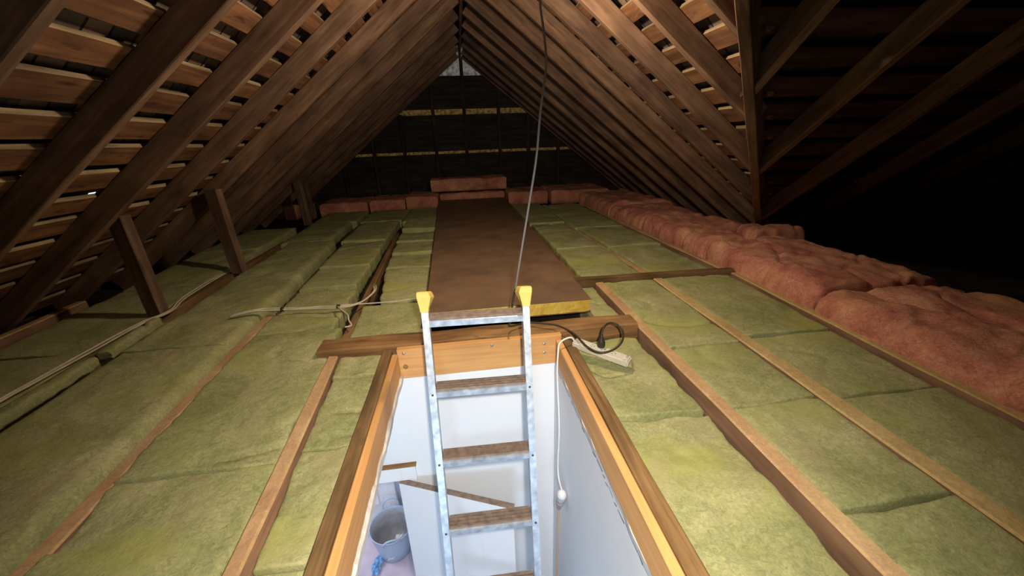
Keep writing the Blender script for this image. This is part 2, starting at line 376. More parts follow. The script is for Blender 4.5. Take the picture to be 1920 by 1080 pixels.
def tri_panel(name, z0, z1, mat, label, cat='sheet'):
    half = lambda z: max(0.01, (ZR + 0.22 - z) / T)
    bm = bmesh.new(); pts = [(XR - half(z0), z0), (XR + half(z0), z0), (XR + half(z1), z1), (XR - half(z1), z1)]
    c = V((XR, YG + 0.03, z0))
    a = [bm.verts.new(V((x, YG + 0.02, zz)) - c) for x, zz in pts]; b = [bm.verts.new(V((x, YG + 0.026, zz)) - c) for x, zz in pts]
    bm.faces.new(a[::-1]); bm.faces.new(b)
    for i in range(4): bm.faces.new((a[i], a[(i + 1) % 4], b[(i + 1) % 4], b[i]))
    return tag(link(name, mesh_from(bm, name), mat, None, c), label, cat)
tri_panel('daylight_sheet', 1.925, 2.42, 'vent', 'pale speckled triangular sheet letting daylight in at the gable peak')
tri_panel('backlit_rail', 1.37, 1.475, 'backlit', 'upper pale rail of the end wall, an added backlit strip that glows', 'strip')  # added strip: sky shining through it stands for the lit rail
tri_panel('backlit_rail', 0.755, 0.82, 'backlit', 'lower pale rail of the end wall, an added backlit strip that glows', 'strip')
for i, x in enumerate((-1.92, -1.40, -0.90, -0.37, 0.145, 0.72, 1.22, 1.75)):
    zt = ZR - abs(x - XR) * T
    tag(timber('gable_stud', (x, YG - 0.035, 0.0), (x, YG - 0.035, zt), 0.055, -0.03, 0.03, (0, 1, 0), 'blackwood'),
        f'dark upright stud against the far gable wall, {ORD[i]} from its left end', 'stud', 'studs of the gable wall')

# rafters, left slope
yl = [-1.75 + 0.515 * k for k in range(6)]
ys = [0.82, 1.34, 1.868, 2.38, 2.90, 3.41, 3.90, 4.40, 4.90, 5.40, 5.92, 6.44, 6.95]
for i, y in enumerate(ys):
    tag(timber('rafter', PL(0.02, y), PL(SMAX, y), 0.046, 0, RD, PL(0, 0, 1) - PL(0, 0, 0), 'rafter', wob=0.01),
        f'rough brown rafter on the left roof slope, {ORD[i]} from the near end', 'rafter', 'rafters of the left roof slope')
yr = [1.79, 2.20, 2.63, 3.03, 3.42, 3.85, 4.30, 4.75, 5.22, 5.70, 6.18, 6.66, 6.98]
for i, y in enumerate(yr):
    xe = min(y - 0.50 - 0.02, XR + SMAX * CA); s1 = (xe - XR) / CA
    tag(timber('rafter', PR(0.02, y), PR(s1, y), 0.046, 0, RD, PR(0, 0, 1) - PR(0, 0, 0), 'rafter', wob=0.01),
        f'rough brown rafter on the right roof slope, {ORD[i]} from the near end', 'rafter', 'rafters of the right roof slope')
for i, x in enumerate((0.90, 1.47, 2.05, 2.66, 3.25, 3.85, 4.45, 5.05)):
    s1 = min((x + 0.48 - YW) / CA, SMAX)
    tag(timber('rafter', PW(0.02, x), PW(s1, x), 0.05, 0, RD, PW(0, 0, 1) - PW(0, 0, 0), 'rafter'),
        f'dim rafter of the side wing beyond the valley, {ORD[i]} out from the main ridge', 'rafter', 'rafters of the side wing')
# ridge boards
tag(timber('ridge_board', (XR, 0.4, ZR - 0.03), (XR, YG, ZR - 0.03), 0.03, 0.0, 0.16, (0, 0, 1), 'rafter'), 'long ridge board where both main roof slopes meet at the peak', 'ridge board')
tag(timber('ridge_board', (XR, YW, ZR - 0.03), (5.7, YW, ZR - 0.03), 0.03, 0.0, 0.16, (0, 0, 1), 'rafter'), 'ridge board of the dark side wing, running off to the right', 'ridge board')
# valley rafter
vn = (V((1, 1, 0)) * 0.0 + V((0, 0, 1)))
tag(timber('valley_rafter', (XR + 0.02, XR + 0.52, ZR - 0.06), (2.93, 3.43, ZR - 0.06 - T * 2.80), 0.05, -0.005, 0.17, vn, 'rafter', seg=0.1),
    'thick sloping valley rafter running down to the pink insulation, where the side wing begins', 'rafter')

# battens
def battens():
    k = 0; s = 0.10
    while s < SMAX - 0.05:
        wdt = 0.122 + random.uniform(-0.012, 0.012); sm = s + 0.055
        n0 = RD + 0.0005
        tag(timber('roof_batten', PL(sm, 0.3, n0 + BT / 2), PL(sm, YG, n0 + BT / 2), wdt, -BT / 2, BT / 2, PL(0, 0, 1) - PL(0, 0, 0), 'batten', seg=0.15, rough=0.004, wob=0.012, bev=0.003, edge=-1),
            f'rough red-brown batten across the left rafters, {ORD[k]} down from the ridge', 'batten', 'battens of the left roof slope')
        x = XR + sm * CA
        if x + 0.5 < YG - 0.2:
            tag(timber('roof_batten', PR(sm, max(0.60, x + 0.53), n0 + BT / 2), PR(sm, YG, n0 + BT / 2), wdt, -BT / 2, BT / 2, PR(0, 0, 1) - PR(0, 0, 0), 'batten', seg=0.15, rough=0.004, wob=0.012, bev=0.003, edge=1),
                f'rough red-brown batten across the right rafters, {ORD[k]} down from the ridge', 'batten', 'battens of the right roof slope')
        y = YW + sm * CA
        tag(timber('roof_batten', PW(sm, max(0.2, y - 0.47), n0 + BT / 2), PW(sm, 5.7, n0 + BT / 2), wdt, -BT / 2, BT / 2, PW(0, 0, 1) - PW(0, 0, 0), 'shadebatten', seg=0.15, rough=0.004, wob=0.012, bev=0.003),
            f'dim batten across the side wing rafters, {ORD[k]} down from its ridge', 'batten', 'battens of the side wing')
        s += 0.186; k += 1
battens()
# struts down from the left rafters to the joist
for i, (x, y, ww) in enumerate(((-1.90, 1.36, 0.09), (-1.935, 2.46, 0.11), (-1.87, 3.29, 0.11), (-2.02, 5.30, 0.09), (-2.12, 5.78, 0.09))):
    zt = ZR - (XR - x) * T + 0.03
    tag(timber('roof_strut', (x, y, 0.0), (x - 0.03, y + 0.02, zt), ww, -0.03, 0.03, (0.3, 1, 0), 'rafter'),
        ['dark strut rising from the joist at the left edge, nearest of the struts', 'brown strut standing on the left joist over the paired cables', 'brown strut standing on the left joist, next beyond the paired cables', 'far dark strut in front of the upright yellow and pink insulation', 'farthest dark strut beside the red insulation on the left'][i], 'strut', 'struts under the left rafters')

# ------------------------------------------------------------------ attic deck with the hatch hole
HX0, HX1, HY0, HY1 = -0.40, 0.455, -0.62, 1.70
def deck(name, x0, x1, y0, y1, z0, z1, mat):
    bm = bmesh.new()
    xs = [x0, HX0 + 0.035, HX1 - 0.035, x1]; ys_ = [y0, HY0, HY1, y1]
    for zz in (z0, z1):
        pass
    for i in range(3):
        for j in range(3):
            if i == 1 and j == 1: continue
            add_box(bm, (xs[i], ys_[j], z0), (xs[i + 1], ys_[j + 1], z1))
    bmesh.ops.remove_doubles(bm, verts=bm.verts, dist=1e-5)
    seen = {}
    for f in bm.faces:
        seen.setdefault(tuple(round(c, 4) for c in f.calc_center_median()), []).append(f)
    bmesh.ops.delete(bm, geom=[f for v in seen.values() if len(v) > 1 for f in v], context='FACES')
    return struct(link(name, mesh_from(bm, name), mat))
deck('floor_attic', -3.3, 5.9, -2.2, YG + 0.05, -0.125, -0.115, 'dust')
deck('ceiling_room', -1.75, 0.6, -1.75, 1.80, -0.138, -0.126, 'wall')
# ragged plaster edge round the hatch
def ragged(name, p0, p1, mat):
    bm = bmesh.new(); n = 120; a = V(p0); d = V(p1) - a; side = V((0, 0, 1)).cross(d).normalized(); prev = None
    for i in range(n + 1):
        t = i / n; h = 0.009 + 0.012 * noise.noise(V((t * 22, 5, a.x))) + 0.008 * noise.noise(V((t * 70, 2, a.y)))
        q = 0.007 + 0.007 * noise.noise(V((t * 30, 9, a.x)))
        p = d * t
        cur = [bm.verts.new(p + side * x + V((0, 0, z))) for x, z in ((0, 0.014 + h), (q, 0.008 + h * 0.5), (q * 0.7, -0.018), (-0.014, -0.018), (-0.014, 0.014 + h))]
        if prev:
            for k in range(5): bm.faces.new((prev[k], prev[(k + 1) % 5], cur[(k + 1) % 5], cur[k]))
        else: bm.faces.new(cur)
        prev = cur
    bm.faces.new(prev[::-1])
    return link(name, mesh_from(bm, name), mat, None, a, False)
o = ragged('trim_1', (-0.363, HY0, -0.122), (-0.363, 1.665, -0.122), 'plaster'); o.scale.x = -1; struct(o)
struct(ragged('trim_2', (0.418, HY0, -0.122), (0.418, 1.665, -0.122), 'plaster'))

# ------------------------------------------------------------------ joists
def joist(x0, y0, x1, y1, wd, mat, label, ztop=0.0, depth=0.11, wob=0.006, rough=0.004):
    top = {'joist': 'tan', 'sandy': 'sandy'}.get(mat); mat = 'joist' if mat == 'sandy' else mat
    return tag(timber('ceiling_joist', (x0, y0, ztop - depth), (x1, y1, ztop - depth), wd, 0, depth, (0, 0, 1), mat, wob=wob, rough=rough, seg=0.07, bev=0.006, edge=2 if top else None, emat=top), label, 'joist', 'ceiling joists')
joist(-1.080, -0.5, -1.224, 2.33, 0.055, 'joist', 'pinkish-brown joist second left of the hatch, a dark gap along it', -0.002)
joist(-1.226, 2.36, -1.335, 4.5, 0.045, 'darkjoist', 'sunken joist in the dark gap beyond the white cable bundle', -0.055)
joist(-1.37, 4.52, -1.44, 6.6, 0.05, 'darkjoist', 'far length of joist in the left bay under dim insulation', -0.05)
joist(-0.545, -0.5, -0.672, 1.70, 0.048, 'joist', 'pale brown joist next to the hatch on its left', 0.012)
joist(-0.69, 1.84, -0.79, 4.6, 0.045, 'darkjoist', 'brown joist beyond the crosswise trimmer, left of the brown boards', -0.03)
joist(-1.885, -0.5, -1.965, 4.4, 0.05, 'darkjoist', 'dark joist far to the left carrying the struts and paired cables', -0.005)
joist(-2.56, 1.2, -2.60, 2.75, 0.055, 'joist', 'short joist end at the foot of the left slope in shadow', 0.03)
joist(0.905, -0.4, 0.897, 2.40, 0.055, 'joist', 'brown joist right of the hatch with its side exposed', 0.012, 0.125)
joist(1.315, -0.4, 1.325, 2.40, 0.070, 'sandy', 'sandy dust-covered joist, second right of the hatch', 0.008)
joist(1.80, -0.4, 1.905, 2.40, 0.052, 'sandy', 'pale yellow joist beside the pink insulation', 0.010)
joist(0.795, 2.50, 0.78, 4.6, 0.045, 'darkjoist', 'dark joist along the right edge of the brown boards', -0.03)
joist(1.325, 2.50, 1.20, 4.5, 0.045, 'joist', 'brown joist beyond the dark cross timber, middle of the far right bays', -0.012)
joist(1.875, 2.46, 1.80, 5.6, 0.048, 'joist', 'brown joist beyond the dark cross timber beside the pink insulation', 0.015)
# hatch trimmers (dark old joists) and new pine lining
tag(timber('hatch_trimmer', (-0.417, -0.6, -0.12), (-0.4165, 1.705, -0.12), 0.045, 0, 0.135, (0, 0, 1), 'darkjoist', seg=0.08, wob=0.004), 'dark old joist forming the left side of the hatch opening', 'joist')
tag(timber('hatch_trimmer', (0.468, -0.6, -0.12), (0.468, 1.705, -0.12), 0.05, 0, 0.135, (0, 0, 1), 'darkjoist', seg=0.08, wob=0.004), 'dark old joist forming the right side of the hatch opening', 'joist')
tag(timber('hatch_lining', (-0.377, -0.6, -0.112), (-0.377, 1.662, -0.112), 0.028, 0, 0.124, (0, 0, 1), 'pine', rough=0.001), 'new pine lining board on the left side of the hatch', 'lining board', 'pine lining of the hatch')
tag(timber('hatch_lining', (0.425, -0.6, -0.112), (0.425, 1.662, -0.112), 0.03, 0, 0.124, (0, 0, 1), 'pine', rough=0.001), 'new pine lining board on the right side of the hatch', 'lining board', 'pine lining of the hatch')
hl = empty('hatch_lining', (0.03, 1.68, -0.10), 'new orange pine board with screws across the far end of the hatch', 'lining board', 'pine lining of the hatch')
timber('board', (-0.366, 1.682, -0.128), (0.440, 1.680, -0.124), 0.032, 0, 0.160, (0, 0, 1), 'pine', hl, rough=0.001, bev=0.002)
for x, z in ((-0.335, 0.012), (-0.215, -0.035), (0.09, 0.010), (0.352, -0.008), (0.352, -0.058)):
    s = lathe('screw', (x, 1.6635, z), [(0.0035, 0.0), (0.0075, 0.0005), (0.0075, 0.003), (0.002, 0.003)], 'screw', hl, 14, (0, 1, 0))
lathe('knot', (-0.335, 1.6635, -0.062), [(0.008, 0.0), (0.012, 0.0005), (0.012, 0.003), (0.002, 0.003)], 'darkjoist', hl, 16, (0, 1, 0))
# cross trimmer beyond the hatch
tag(timber('cross_trimmer', (-0.750, 1.780, -0.10), (0.865, 1.772, -0.10), 0.125, 0, 0.135, (0, 0, 1), 'beam', seg=0.06, rough=0.008, bev=0.008), 'thick brown timber lying crosswise beyond the hatch', 'timber')
tag(timber('cross_timber', (0.73, 2.462, -0.07), (1.90, 2.415, -0.07), 0.045, 0, 0.105, (0, 0, 1), 'darkjoist', seg=0.06, rough=0.006), 'dark timber laid across the joists right of the brown boards', 'timber')

# ------------------------------------------------------------------ glass wool
def batt(label, XL, XRf, y0, y1, zt, mat='green', th=0.11, amp=0.010, res=0.02, rnd=0.016, rndy=0.007, crease=0.6, name='insulation_batt', lump=0.0, group=None, tilt=(0, 0), ragged_=0.008, cat='insulation'):
    """XL, XRf: edges as (x at y0, x at y1)"""
    bm = bmesh.new(); wx = abs(XRf[0] - XL[0]); ly = y1 - y0
    nx = max(6, int(wx / res)); ny = max(6, int(ly / res)); sd = V((random.random() * 90, random.random() * 90, random.random() * 90))
    ox, oy = (XL[0] + XRf[0]) / 2, (y0 + y1) / 2; rows = []
    vs_ = sorted({j / ny for j in range(ny + 1)} | {rndy * q / ly for q in (0.25, 1.0)} | {1 - rndy * q / ly for q in (0.25, 1.0)}); ny = len(vs_) - 1
    us_ = sorted({i / nx for i in range(nx + 1)} | {rnd * q / wx for q in (0.12, 0.4)} | {1 - rnd * q / wx for q in (0.12, 0.4)}); nx = len(us_) - 1
    for j in range(ny + 1):
        v = vs_[j]; row = []
        for i in range(nx + 1):
            u = us_[i]
            xa = XL[0] + (XL[1] - XL[0]) * v; xb = XRf[0] + (XRf[1] - XRf[0]) * v
            x = xa + (xb - xa) * u; y = y0 + ly * v
            du = min(u, 1 - u) * wx; dv = min(v, 1 - v) * ly; d = min(du, dv)
            e = 0.0
            if du < rnd: q = 1 - du / rnd; e = rnd * (1 - math.sqrt(max(0, 1 - q * q))) * 0.9
            if dv < rndy: q = 1 - dv / rndy; e = max(e, rndy * (1 - math.sqrt(max(0, 1 - q * q))) * 0.9)
            p = V((x, y, 0)) * 1.0 + sd
            h = noise.fractal(p * 3.2, 0.9, 2.0, 4) * amp + noise.noise(p * 28) * 0.0022 + noise.noise(p * 60) * 0.0012
            c1 = noise.noise(V((p.x * 1.4, p.y * 3.0, 7)))
            m1 = max(0.0, noise.noise(p * 1.7 + V((9, 3, 1))))
            h -= crease * 0.030 * math.exp(-(c1 / 0.030) ** 2) * min(1, m1 * 2.5)
            if lump:
                h += lump * (abs(noise.noise(p * 4.5)) - 0.25) + lump * 0.6 * noise.noise(p * 9) + lump * 0.35 * noise.noise(p * 19)
                h -= lump * 1.2 * math.exp(-(noise.noise(p * 3.1 + V((5, 5, 5))) / 0.05) ** 2)
            ex = ragged_ * noise.noise(V((y * 9, x * 2, sd.x))) + 0.4 * ragged_ * noise.noise(V((y * 31, x * 2, sd.x)))
            ey = ragged_ * noise.noise(V((x * 9, y * 2, sd.y)))
            fx = 1 if du < 1e-6 else max(0, 1 - du / 0.06); fy = 1 if dv < 1e-6 else max(0, 1 - dv / 0.06)
            row.append(bm.verts.new((x + ex * fx - ox, y + ey * fy - oy, h - e + tilt[0] * (u - 0.5) + tilt[1] * (v - 0.5))))
        rows.append(row)
    for j in range(ny):
        for i in range(nx): bm.faces.new((rows[j][i], rows[j][i + 1], rows[j + 1][i + 1], rows[j + 1][i]))
    ring = rows[0][:] + [r[-1] for r in rows[1:]] + rows[-1][-2::-1] + [r[0] for r in rows[-2:0:-1]]
    prev = ring
    for k in range(1, 4):
        cur = []
        for v in ring:
            q = k / 3; c = v.co.copy()
            j_ = 0.006 * noise.noise(V((c.x * 25, c.y * 25, k * 3.1)) + sd)
            cur.append(bm.verts.new((c.x * (1 - 0.004 * k) + j_, c.y + j_, c.z * (1 - q) - th * q)))
        n = len(ring)
        for a in range(n): bm.faces.new((prev[a], cur[a], cur[(a + 1) % n], prev[(a + 1) % n]))
        prev = cur
    bm.faces.new(prev[::-1])
    o = link(name, mesh_from(bm, name), mat, None, (ox, oy, zt), True)
    return tag(o, label, cat, group)
GL = 'green insulation batts between joists'
def gb(label, *a, **k): return batt(label, *a, group=GL, **k)
jb = lambda y: -0.574 - 0.058 * y                  # joist next to the hatch
jc = lambda y: -1.105 - 0.051 * y                  # next joist left
jd = lambda y: -1.890 - 0.017 * y
jB = lambda y: -1.735 - 0.026 * y
j2 = lambda a, f, y0, y1: (f(y0) + a, f(y1) + a)
# narrow bay left of the hatch
gb('near-left narrow green batt against the dark side of the hatch', j2(0.03, jb, -0.4, 0.70), (-0.435, -0.435), -0.4, 0.70, -0.018, res=0.012, crease=0.9)
gb('torn green batt between pale joist and left hatch side', j2(0.03, jb, 0.70, 1.10), (-0.435, -0.43), 0.71, 1.10, -0.006, res=0.01, amp=0.016, crease=1.2)
gb('small green batt left of the hatch in front of the crosswise timber', j2(0.028, jb, 1.11, 1.50), (-0.43, -0.43), 1.11, 1.52, -0.012, res=0.01)
gb('crumpled green piece tucked at the left corner of the hatch', j2(0.028, jb, 1.5, 1.70), (-0.43, -0.43), 1.53, 1.705, -0.002, res=0.01, amp=0.018)
# wide bay between joists b and c
gb('large bright green batt at the bottom left, between two brown joists', j2(0.018, jc, -0.5, 1.05), j2(-0.026, jb, -0.5, 1.05), -0.5, 1.05, 0.002, res=0.014, amp=0.012, crease=0.9, ragged_=0.014)
gb('big green batt left of the hatch corner, yellow along its joist', j2(0.018, jc, 1.05, 2.03), j2(-0.026, jb, 1.05, 2.03), 1.055, 2.03, 0.006, res=0.014, amp=0.012, crease=0.9, ragged_=0.014)
gb('green batt lying just in front of the white cable bundle', j2(0.020, jc, 2.04, 2.32), (-0.775, -0.785), 2.04, 2.30, -0.002, res=0.015, amp=0.012)
gb('green batt just beyond the white cable bundle, torn along its far edge', j2(0.035, jc, 2.32, 2.68), (-0.79, -0.80), 2.31, 2.68, -0.004, res=0.015, amp=0.012, ragged_=0.02)
gb('dim green batt with a pale folded front edge behind the cables', j2(0.05, jc, 2.7, 3.2), (-0.80, -0.82), 2.70, 3.22, 0.012, res=0.02, amp=0.012, tilt=(0, -0.02))
gb('dim green batt further along the second left bay', j2(0.045, jc, 3.24, 4.2), (-0.815, -0.84), 3.24, 4.15, 0.006, res=0.025, tilt=(0, -0.02))
gb('farthest dim green batt of the second left bay', (-1.30, -1.32), (-0.84, -0.84), 4.17, 5.2, 0.01, res=0.03)
gb('shadowy green batt before the red insulation, second left bay', (-1.34, -1.36), (-0.82, -0.80), 5.21, 6.08, 0.015, res=0.03)
# bay between joists c and d
gb('broad green batt at the left edge with a pale rounded side', j2(0.0, jB, 0.2, 1.93), j2(-0.050, jc, 0.2, 1.93), 0.2, 1.93, 0.018, res=0.014, rnd=0.06)
gb('broad green batt beside the strut standing over the cables', j2(0.0, jB, 1.93, 3.08), j2(-0.050, jc, 1.93, 3.08), 1.935, 3.08, 0.022, res=0.016, rnd=0.05)
gb('broad dim green batt halfway along the left side', j2(0.0, jB, 3.08, 4.2), j2(-0.050, jc, 3.08, 4.2), 3.085, 4.18, 0.024, res=0.025, rnd=0.045)
gb('broad dark green batt far along the left side', (-1.93, -1.97), (-1.44, -1.46), 4.20, 5.25, 0.024, res=0.03, rnd=0.04)
gb('shadowy green batt at the far left before the red insulation', (-1.97, -2.0), (-1.40, -1.42), 5.26, 6.08, 0.02, res=0.03)
gb('thin pale green strip rolled against the cable joist, nearer piece', (-1.893, -1.900), (-1.826, -1.838), 1.42, 1.90, 0.024, res=0.012, rnd=0.02, th=0.05)
gb('thin pale green strip rolled against the cable joist, further piece', (-1.900, -1.906), (-1.838, -1.855), 1.96, 2.36, 0.020, res=0.012, rnd=0.02, th=0.05)
# far left bay
gb('dim green batt beyond the paired cables at the left edge', (-2.50, -2.53), (-1.92, -1.945), 0.9, 2.00, 0.0, res=0.022)
gb('dim green batt behind the strut over the cables', (-2.52, -2.56), (-1.95, -1.985), 2.02, 3.00, -0.005, res=0.022)
gb('dim green batt in the far left bay past the second strut', (-2.56, -2.58), (-2.01, -2.03), 3.02, 3.95, 0.015, res=0.025, tilt=(0, 0.03))
gb('dark green batt deep in the far left bay', (-2.60, -2.60), (-2.04, -2.06), 3.98, 5.0, 0.03, res=0.03)
# bay left of the boards, beyond the trimmer
gb('green batt between the crosswise timber and the thin white cable', (-0.655, -0.675), (-0.262, -0.268), 1.845, 2.33, 0.004, res=0.013)
gb('green batt left of the brown board, notched by the dark gap', (-0.575, -0.655), (-0.268, -0.285), 2.34, 3.05, 0.012, res=0.015, ragged_=0.016)
gb('green batt left of the brown board, second beyond the cable', (-0.655, -0.68), (-0.285, -0.295), 3.06, 3.50, 0.010, res=0.018, tilt=(0, -0.02))
gb('green batt with a pale front edge left of the brown board', (-0.68, -0.70), (-0.295, -0.305), 3.51, 3.95, 0.014, res=0.018, tilt=(0, -0.02))
gb('narrow green batt left of the joint in the brown boards', (-0.70, -0.72), (-0.305, -0.32), 3.96, 4.42, 0.014, res=0.018, tilt=(0, -0.02))
gb('raised green batt with a bright pale end far left of the boards', (-0.70, -0.71), (-0.32, -0.335), 4.43, 5.1, 0.055, res=0.02, th=0.15)
gb('dark green batt beside the far end of the boards', (-0.79, -0.78), (-0.350, -0.385), 5.11, 6.08, 0.02, res=0.03)
# right bays, near
gb('sunken green batt right of the hatch, nearest piece', (0.498, 0.498), (0.868, 0.868), -0.4, 1.10, -0.050, res=0.011, amp=0.015, crease=0.8, ragged_=0.014)
gb('sunken green batt under the power strip', (0.498, 0.498), (0.864, 0.855), 1.118, 1.695, -0.040, res=0.012, amp=0.014, crease=0.7, ragged_=0.018)
gb('small green batt between the foam board end and the brown joist', (0.69, 0.70), (0.862, 0.865), 1.83, 2.42, -0.03, res=0.015)
gb('green batt at the bottom right, yellow with dust along the sandy joist', (0.940, 0.938), (1.292, 1.296), -0.4, 0.62, -0.008, res=0.014)
gb('green batt right of the brown joist, middle piece', (0.938, 0.935), (1.294, 1.298), 0.63, 1.06, -0.004, res=0.014, crease=0.9)
gb('green batt right of the brown joist, just past the middle', (0.935, 0.932), (1.296, 1.30), 1.07, 1.50, -0.008, res=0.014, crease=0.9)
gb('green batt right of the brown joist, ending at the dark cross timber', (0.932, 0.928), (1.298, 1.302), 1.51, 2.425, -0.002, res=0.015)
gb('green batt at the right edge beside the pink insulation, nearest piece', (1.350, 1.352), (1.772, 1.80), -0.4, 1.04, -0.004, res=0.015)
gb('green batt along the pink insulation, between two open seams', (1.352, 1.354), (1.806, 1.825), 1.055, 1.535, -0.012, res=0.014)
gb('green batt along the pink insulation, ending at the dark cross timber', (1.356, 1.360), (1.828, 1.862), 1.55, 2.40, 0.0, res=0.015)
# right bays, far
gb('green batt right of the brown board beyond the dark cross timber', (0.83, 0.82), (1.290, 1.255), 2.50, 3.35, -0.004, res=0.018)
gb('dim green batt further right of the brown boards', (0.82, 0.80), (1.250, 1.19), 3.36, 4.5, 0.002, res=0.025)
gb('dark green batt by the far end of the boards on the right', (0.78, 0.76), (1.215, 1.20), 4.52, 6.08, 0.01, res=0.03)
gb('green batt beyond the dark cross timber next to the pink insulation', (1.372, 1.33), (1.842, 1.825), 2.47, 3.32, -0.012, res=0.018)
gb('dim green batt with a pale seam next to the pink insulation', (1.315, 1.27), (1.825, 1.79), 3.335, 4.15, 0.002, res=0.022)
gb('dark green batt far along the pink insulation', (1.235, 1.22), (1.80, 1.76), 4.17, 5.9, 0.005, res=0.03)
GP = 'pink insulation batts'
def pk(label, *a, **k):
    k.setdefault('lump', 0.014); k.setdefault('rndy', 0.05); k.setdefault('rnd', 0.12); k.setdefault('amp', 0.03); k.setdefault('th', 0.25)
    return batt(label, *a, mat='pink', group=GP, **k)
pk('nearest pink insulation blanket at the right edge', (1.845, 1.88), (2.78, 2.74), 0.1, 1.71, 0.135, res=0.017, ragged_=0.02)
pk('large lumpy pink insulation blanket beside the sandy joists', (1.885, 1.935), (2.74, 2.68), 1.735, 2.79, 0.150, res=0.017, ragged_=0.025)
pk('yellowish pink roll end at the foot of the valley rafter', (2.34, 2.42), (2.84, 2.76), 2.82, 3.12, 0.200, res=0.017, ragged_=0.02, rnd=0.10)
pk('pink blanket beyond the seam at the valley rafter', (1.94, 1.93), (2.32, 2.40), 2.81, 3.13, 0.15, res=0.018, ragged_=0.025)
pk('lumpy pink blanket just past the foot of the valley rafter', (1.93, 1.90), (2.62, 2.56), 3.16, 3.90, 0.165, res=0.02, ragged_=0.025)
pk('dim pink blanket under the right rafters', (1.88, 1.85), (2.66, 2.62), 3.93, 4.7, 0.15, res=0.025, ragged_=0.02)
pk('dark pink blanket further under the right rafters', (1.84, 1.80), (2.72, 2.66), 4.72, 5.9, 0.17, res=0.03, ragged_=0.02)
GR = 'red insulation pieces at the far end'
def rd(label, *a, **k):
    k.setdefault('lump', 0.01); k.setdefault('rndy', 0.03); k.setdefault('rnd', 0.03); k.setdefault('th', 0.2)
    return batt(label, *a, mat='pink', res=0.03, group=GR, **k)
rd('red insulation piece at the far left, leftmost of the row', (-2.12, -2.12), (-1.43, -1.43), 6.10, 6.75, 0.155)
rd('red insulation piece in the middle of the far left row', (-1.40, -1.40), (-0.87, -0.87), 6.12, 6.75, 0.165)
rd('red insulation piece of the far left row next to the boards', (-0.85, -0.85), (-0.375, -0.375), 6.09, 6.75, 0.20)
rd('reddish insulation right of the far end of the boards', (0.72, 0.72), (1.35, 1.35), 6.10, 6.8, 0.19)
rd('dark reddish insulation at the far right corner', (1.37, 1.37), (2.3, 2.3), 5.95, 6.8, 0.20)
rd('red insulation slab stacked across the far end of the boards', (-0.49, -0.49), (0.745, 0.745), 6.45, 6.95, 0.40, th=0.19)
rd('dark insulation slab under the red slab on the boards', (-0.36, -0.36), (0.70, 0.70), 6.42, 6.9, 0.175, th=0.16)
rd('small upright pink piece behind the far struts', (-2.30, -2.30), (-2.16, -2.16), 5.92, 6.06, 0.20)
rd('small upright pink piece leftmost behind the far struts', (-2.52, -2.52), (-2.36, -2.36), 5.86, 6.02, 0.18)

# ------------------------------------------------------------------ foam-cored brown boards
def foam_board(label, xl, xr, y0, y1, z0, z1, torn):
    cx, cy = (xl[0] + xr[0]) / 2, (y0 + y1) / 2
    r = empty('foam_board', (cx, cy, z0), label, 'board', 'brown foam-cored boards')
    def slab(nm, za, zb, ins, mat, tear=0.0):
        bm = bmesh.new(); n = 60; top = []; bot = []
        pts = []
        for i in range(n + 1): pts.append((xl[0] + ins + (xr[0] - xl[0] - 2 * ins) * i / n, y0 + ins))
        for i in range(1, n + 1): pts.append((xr[0] - ins + (xr[1] - xr[0]) * i / n, y0 + ins + (y1 - y0 - 2 * ins) * i / n))
        for i in range(1, n + 1): pts.append((xr[1] - ins - (xr[1] - xl[1] - 2 * ins) * i / n, y1 - ins))
        for i in range(1, n): pts.append((xl[1] + ins + (xl[0] - xl[1]) * i / n, y1 - ins - (y1 - y0 - 2 * ins) * i / n))
        lv = [za, za * 0.67 + zb * 0.33, za * 0.33 + zb * 0.67, zb]
        rings = []
        for li, z in enumerate(lv):
            ring = []
            for x, y in pts:
                jx = tear * noise.noise(V((x * 40, y * 40, z * 90))); jy = tear * noise.noise(V((x * 30 + 5, y * 40, z * 80)))
                ring.append(bm.verts.new((x + jx - cx, y + jy - cy, z)))
            rings.append(ring)
        m = len(pts)
        for a in range(3):
            for i in range(m): bm.faces.new((rings[a][i], rings[a][(i + 1) % m], rings[a + 1][(i + 1) % m], rings[a + 1][i]))
        bm.faces.new(rings[0][::-1]); bm.faces.new(rings[-1])
        return link(nm, mesh_from(bm, nm), mat, r, (cx, cy, 0))
    slab('foam_core', z0 + 0.004, z1 - 0.004, 0.004, 'foam', torn)
    o = slab('top_sheet', z1 - 0.0038, z1, 0.0, 'hardboard')
    slab('bottom_sheet', z0, z0 + 0.0038, 0.0, 'hardboard')
    return r
foam_board('brown foam-cored board behind the ladder, its yellow edge showing', (-0.245, -0.315), (0.685, 0.69), 1.945, 4.45, 0.012, 0.092, 0.010)
foam_board('further brown foam-cored board reaching toward the red insulation', (-0.320, -0.375), (0.69, 0.69), 4.47, 6.35, 0.010, 0.088, 0.006)

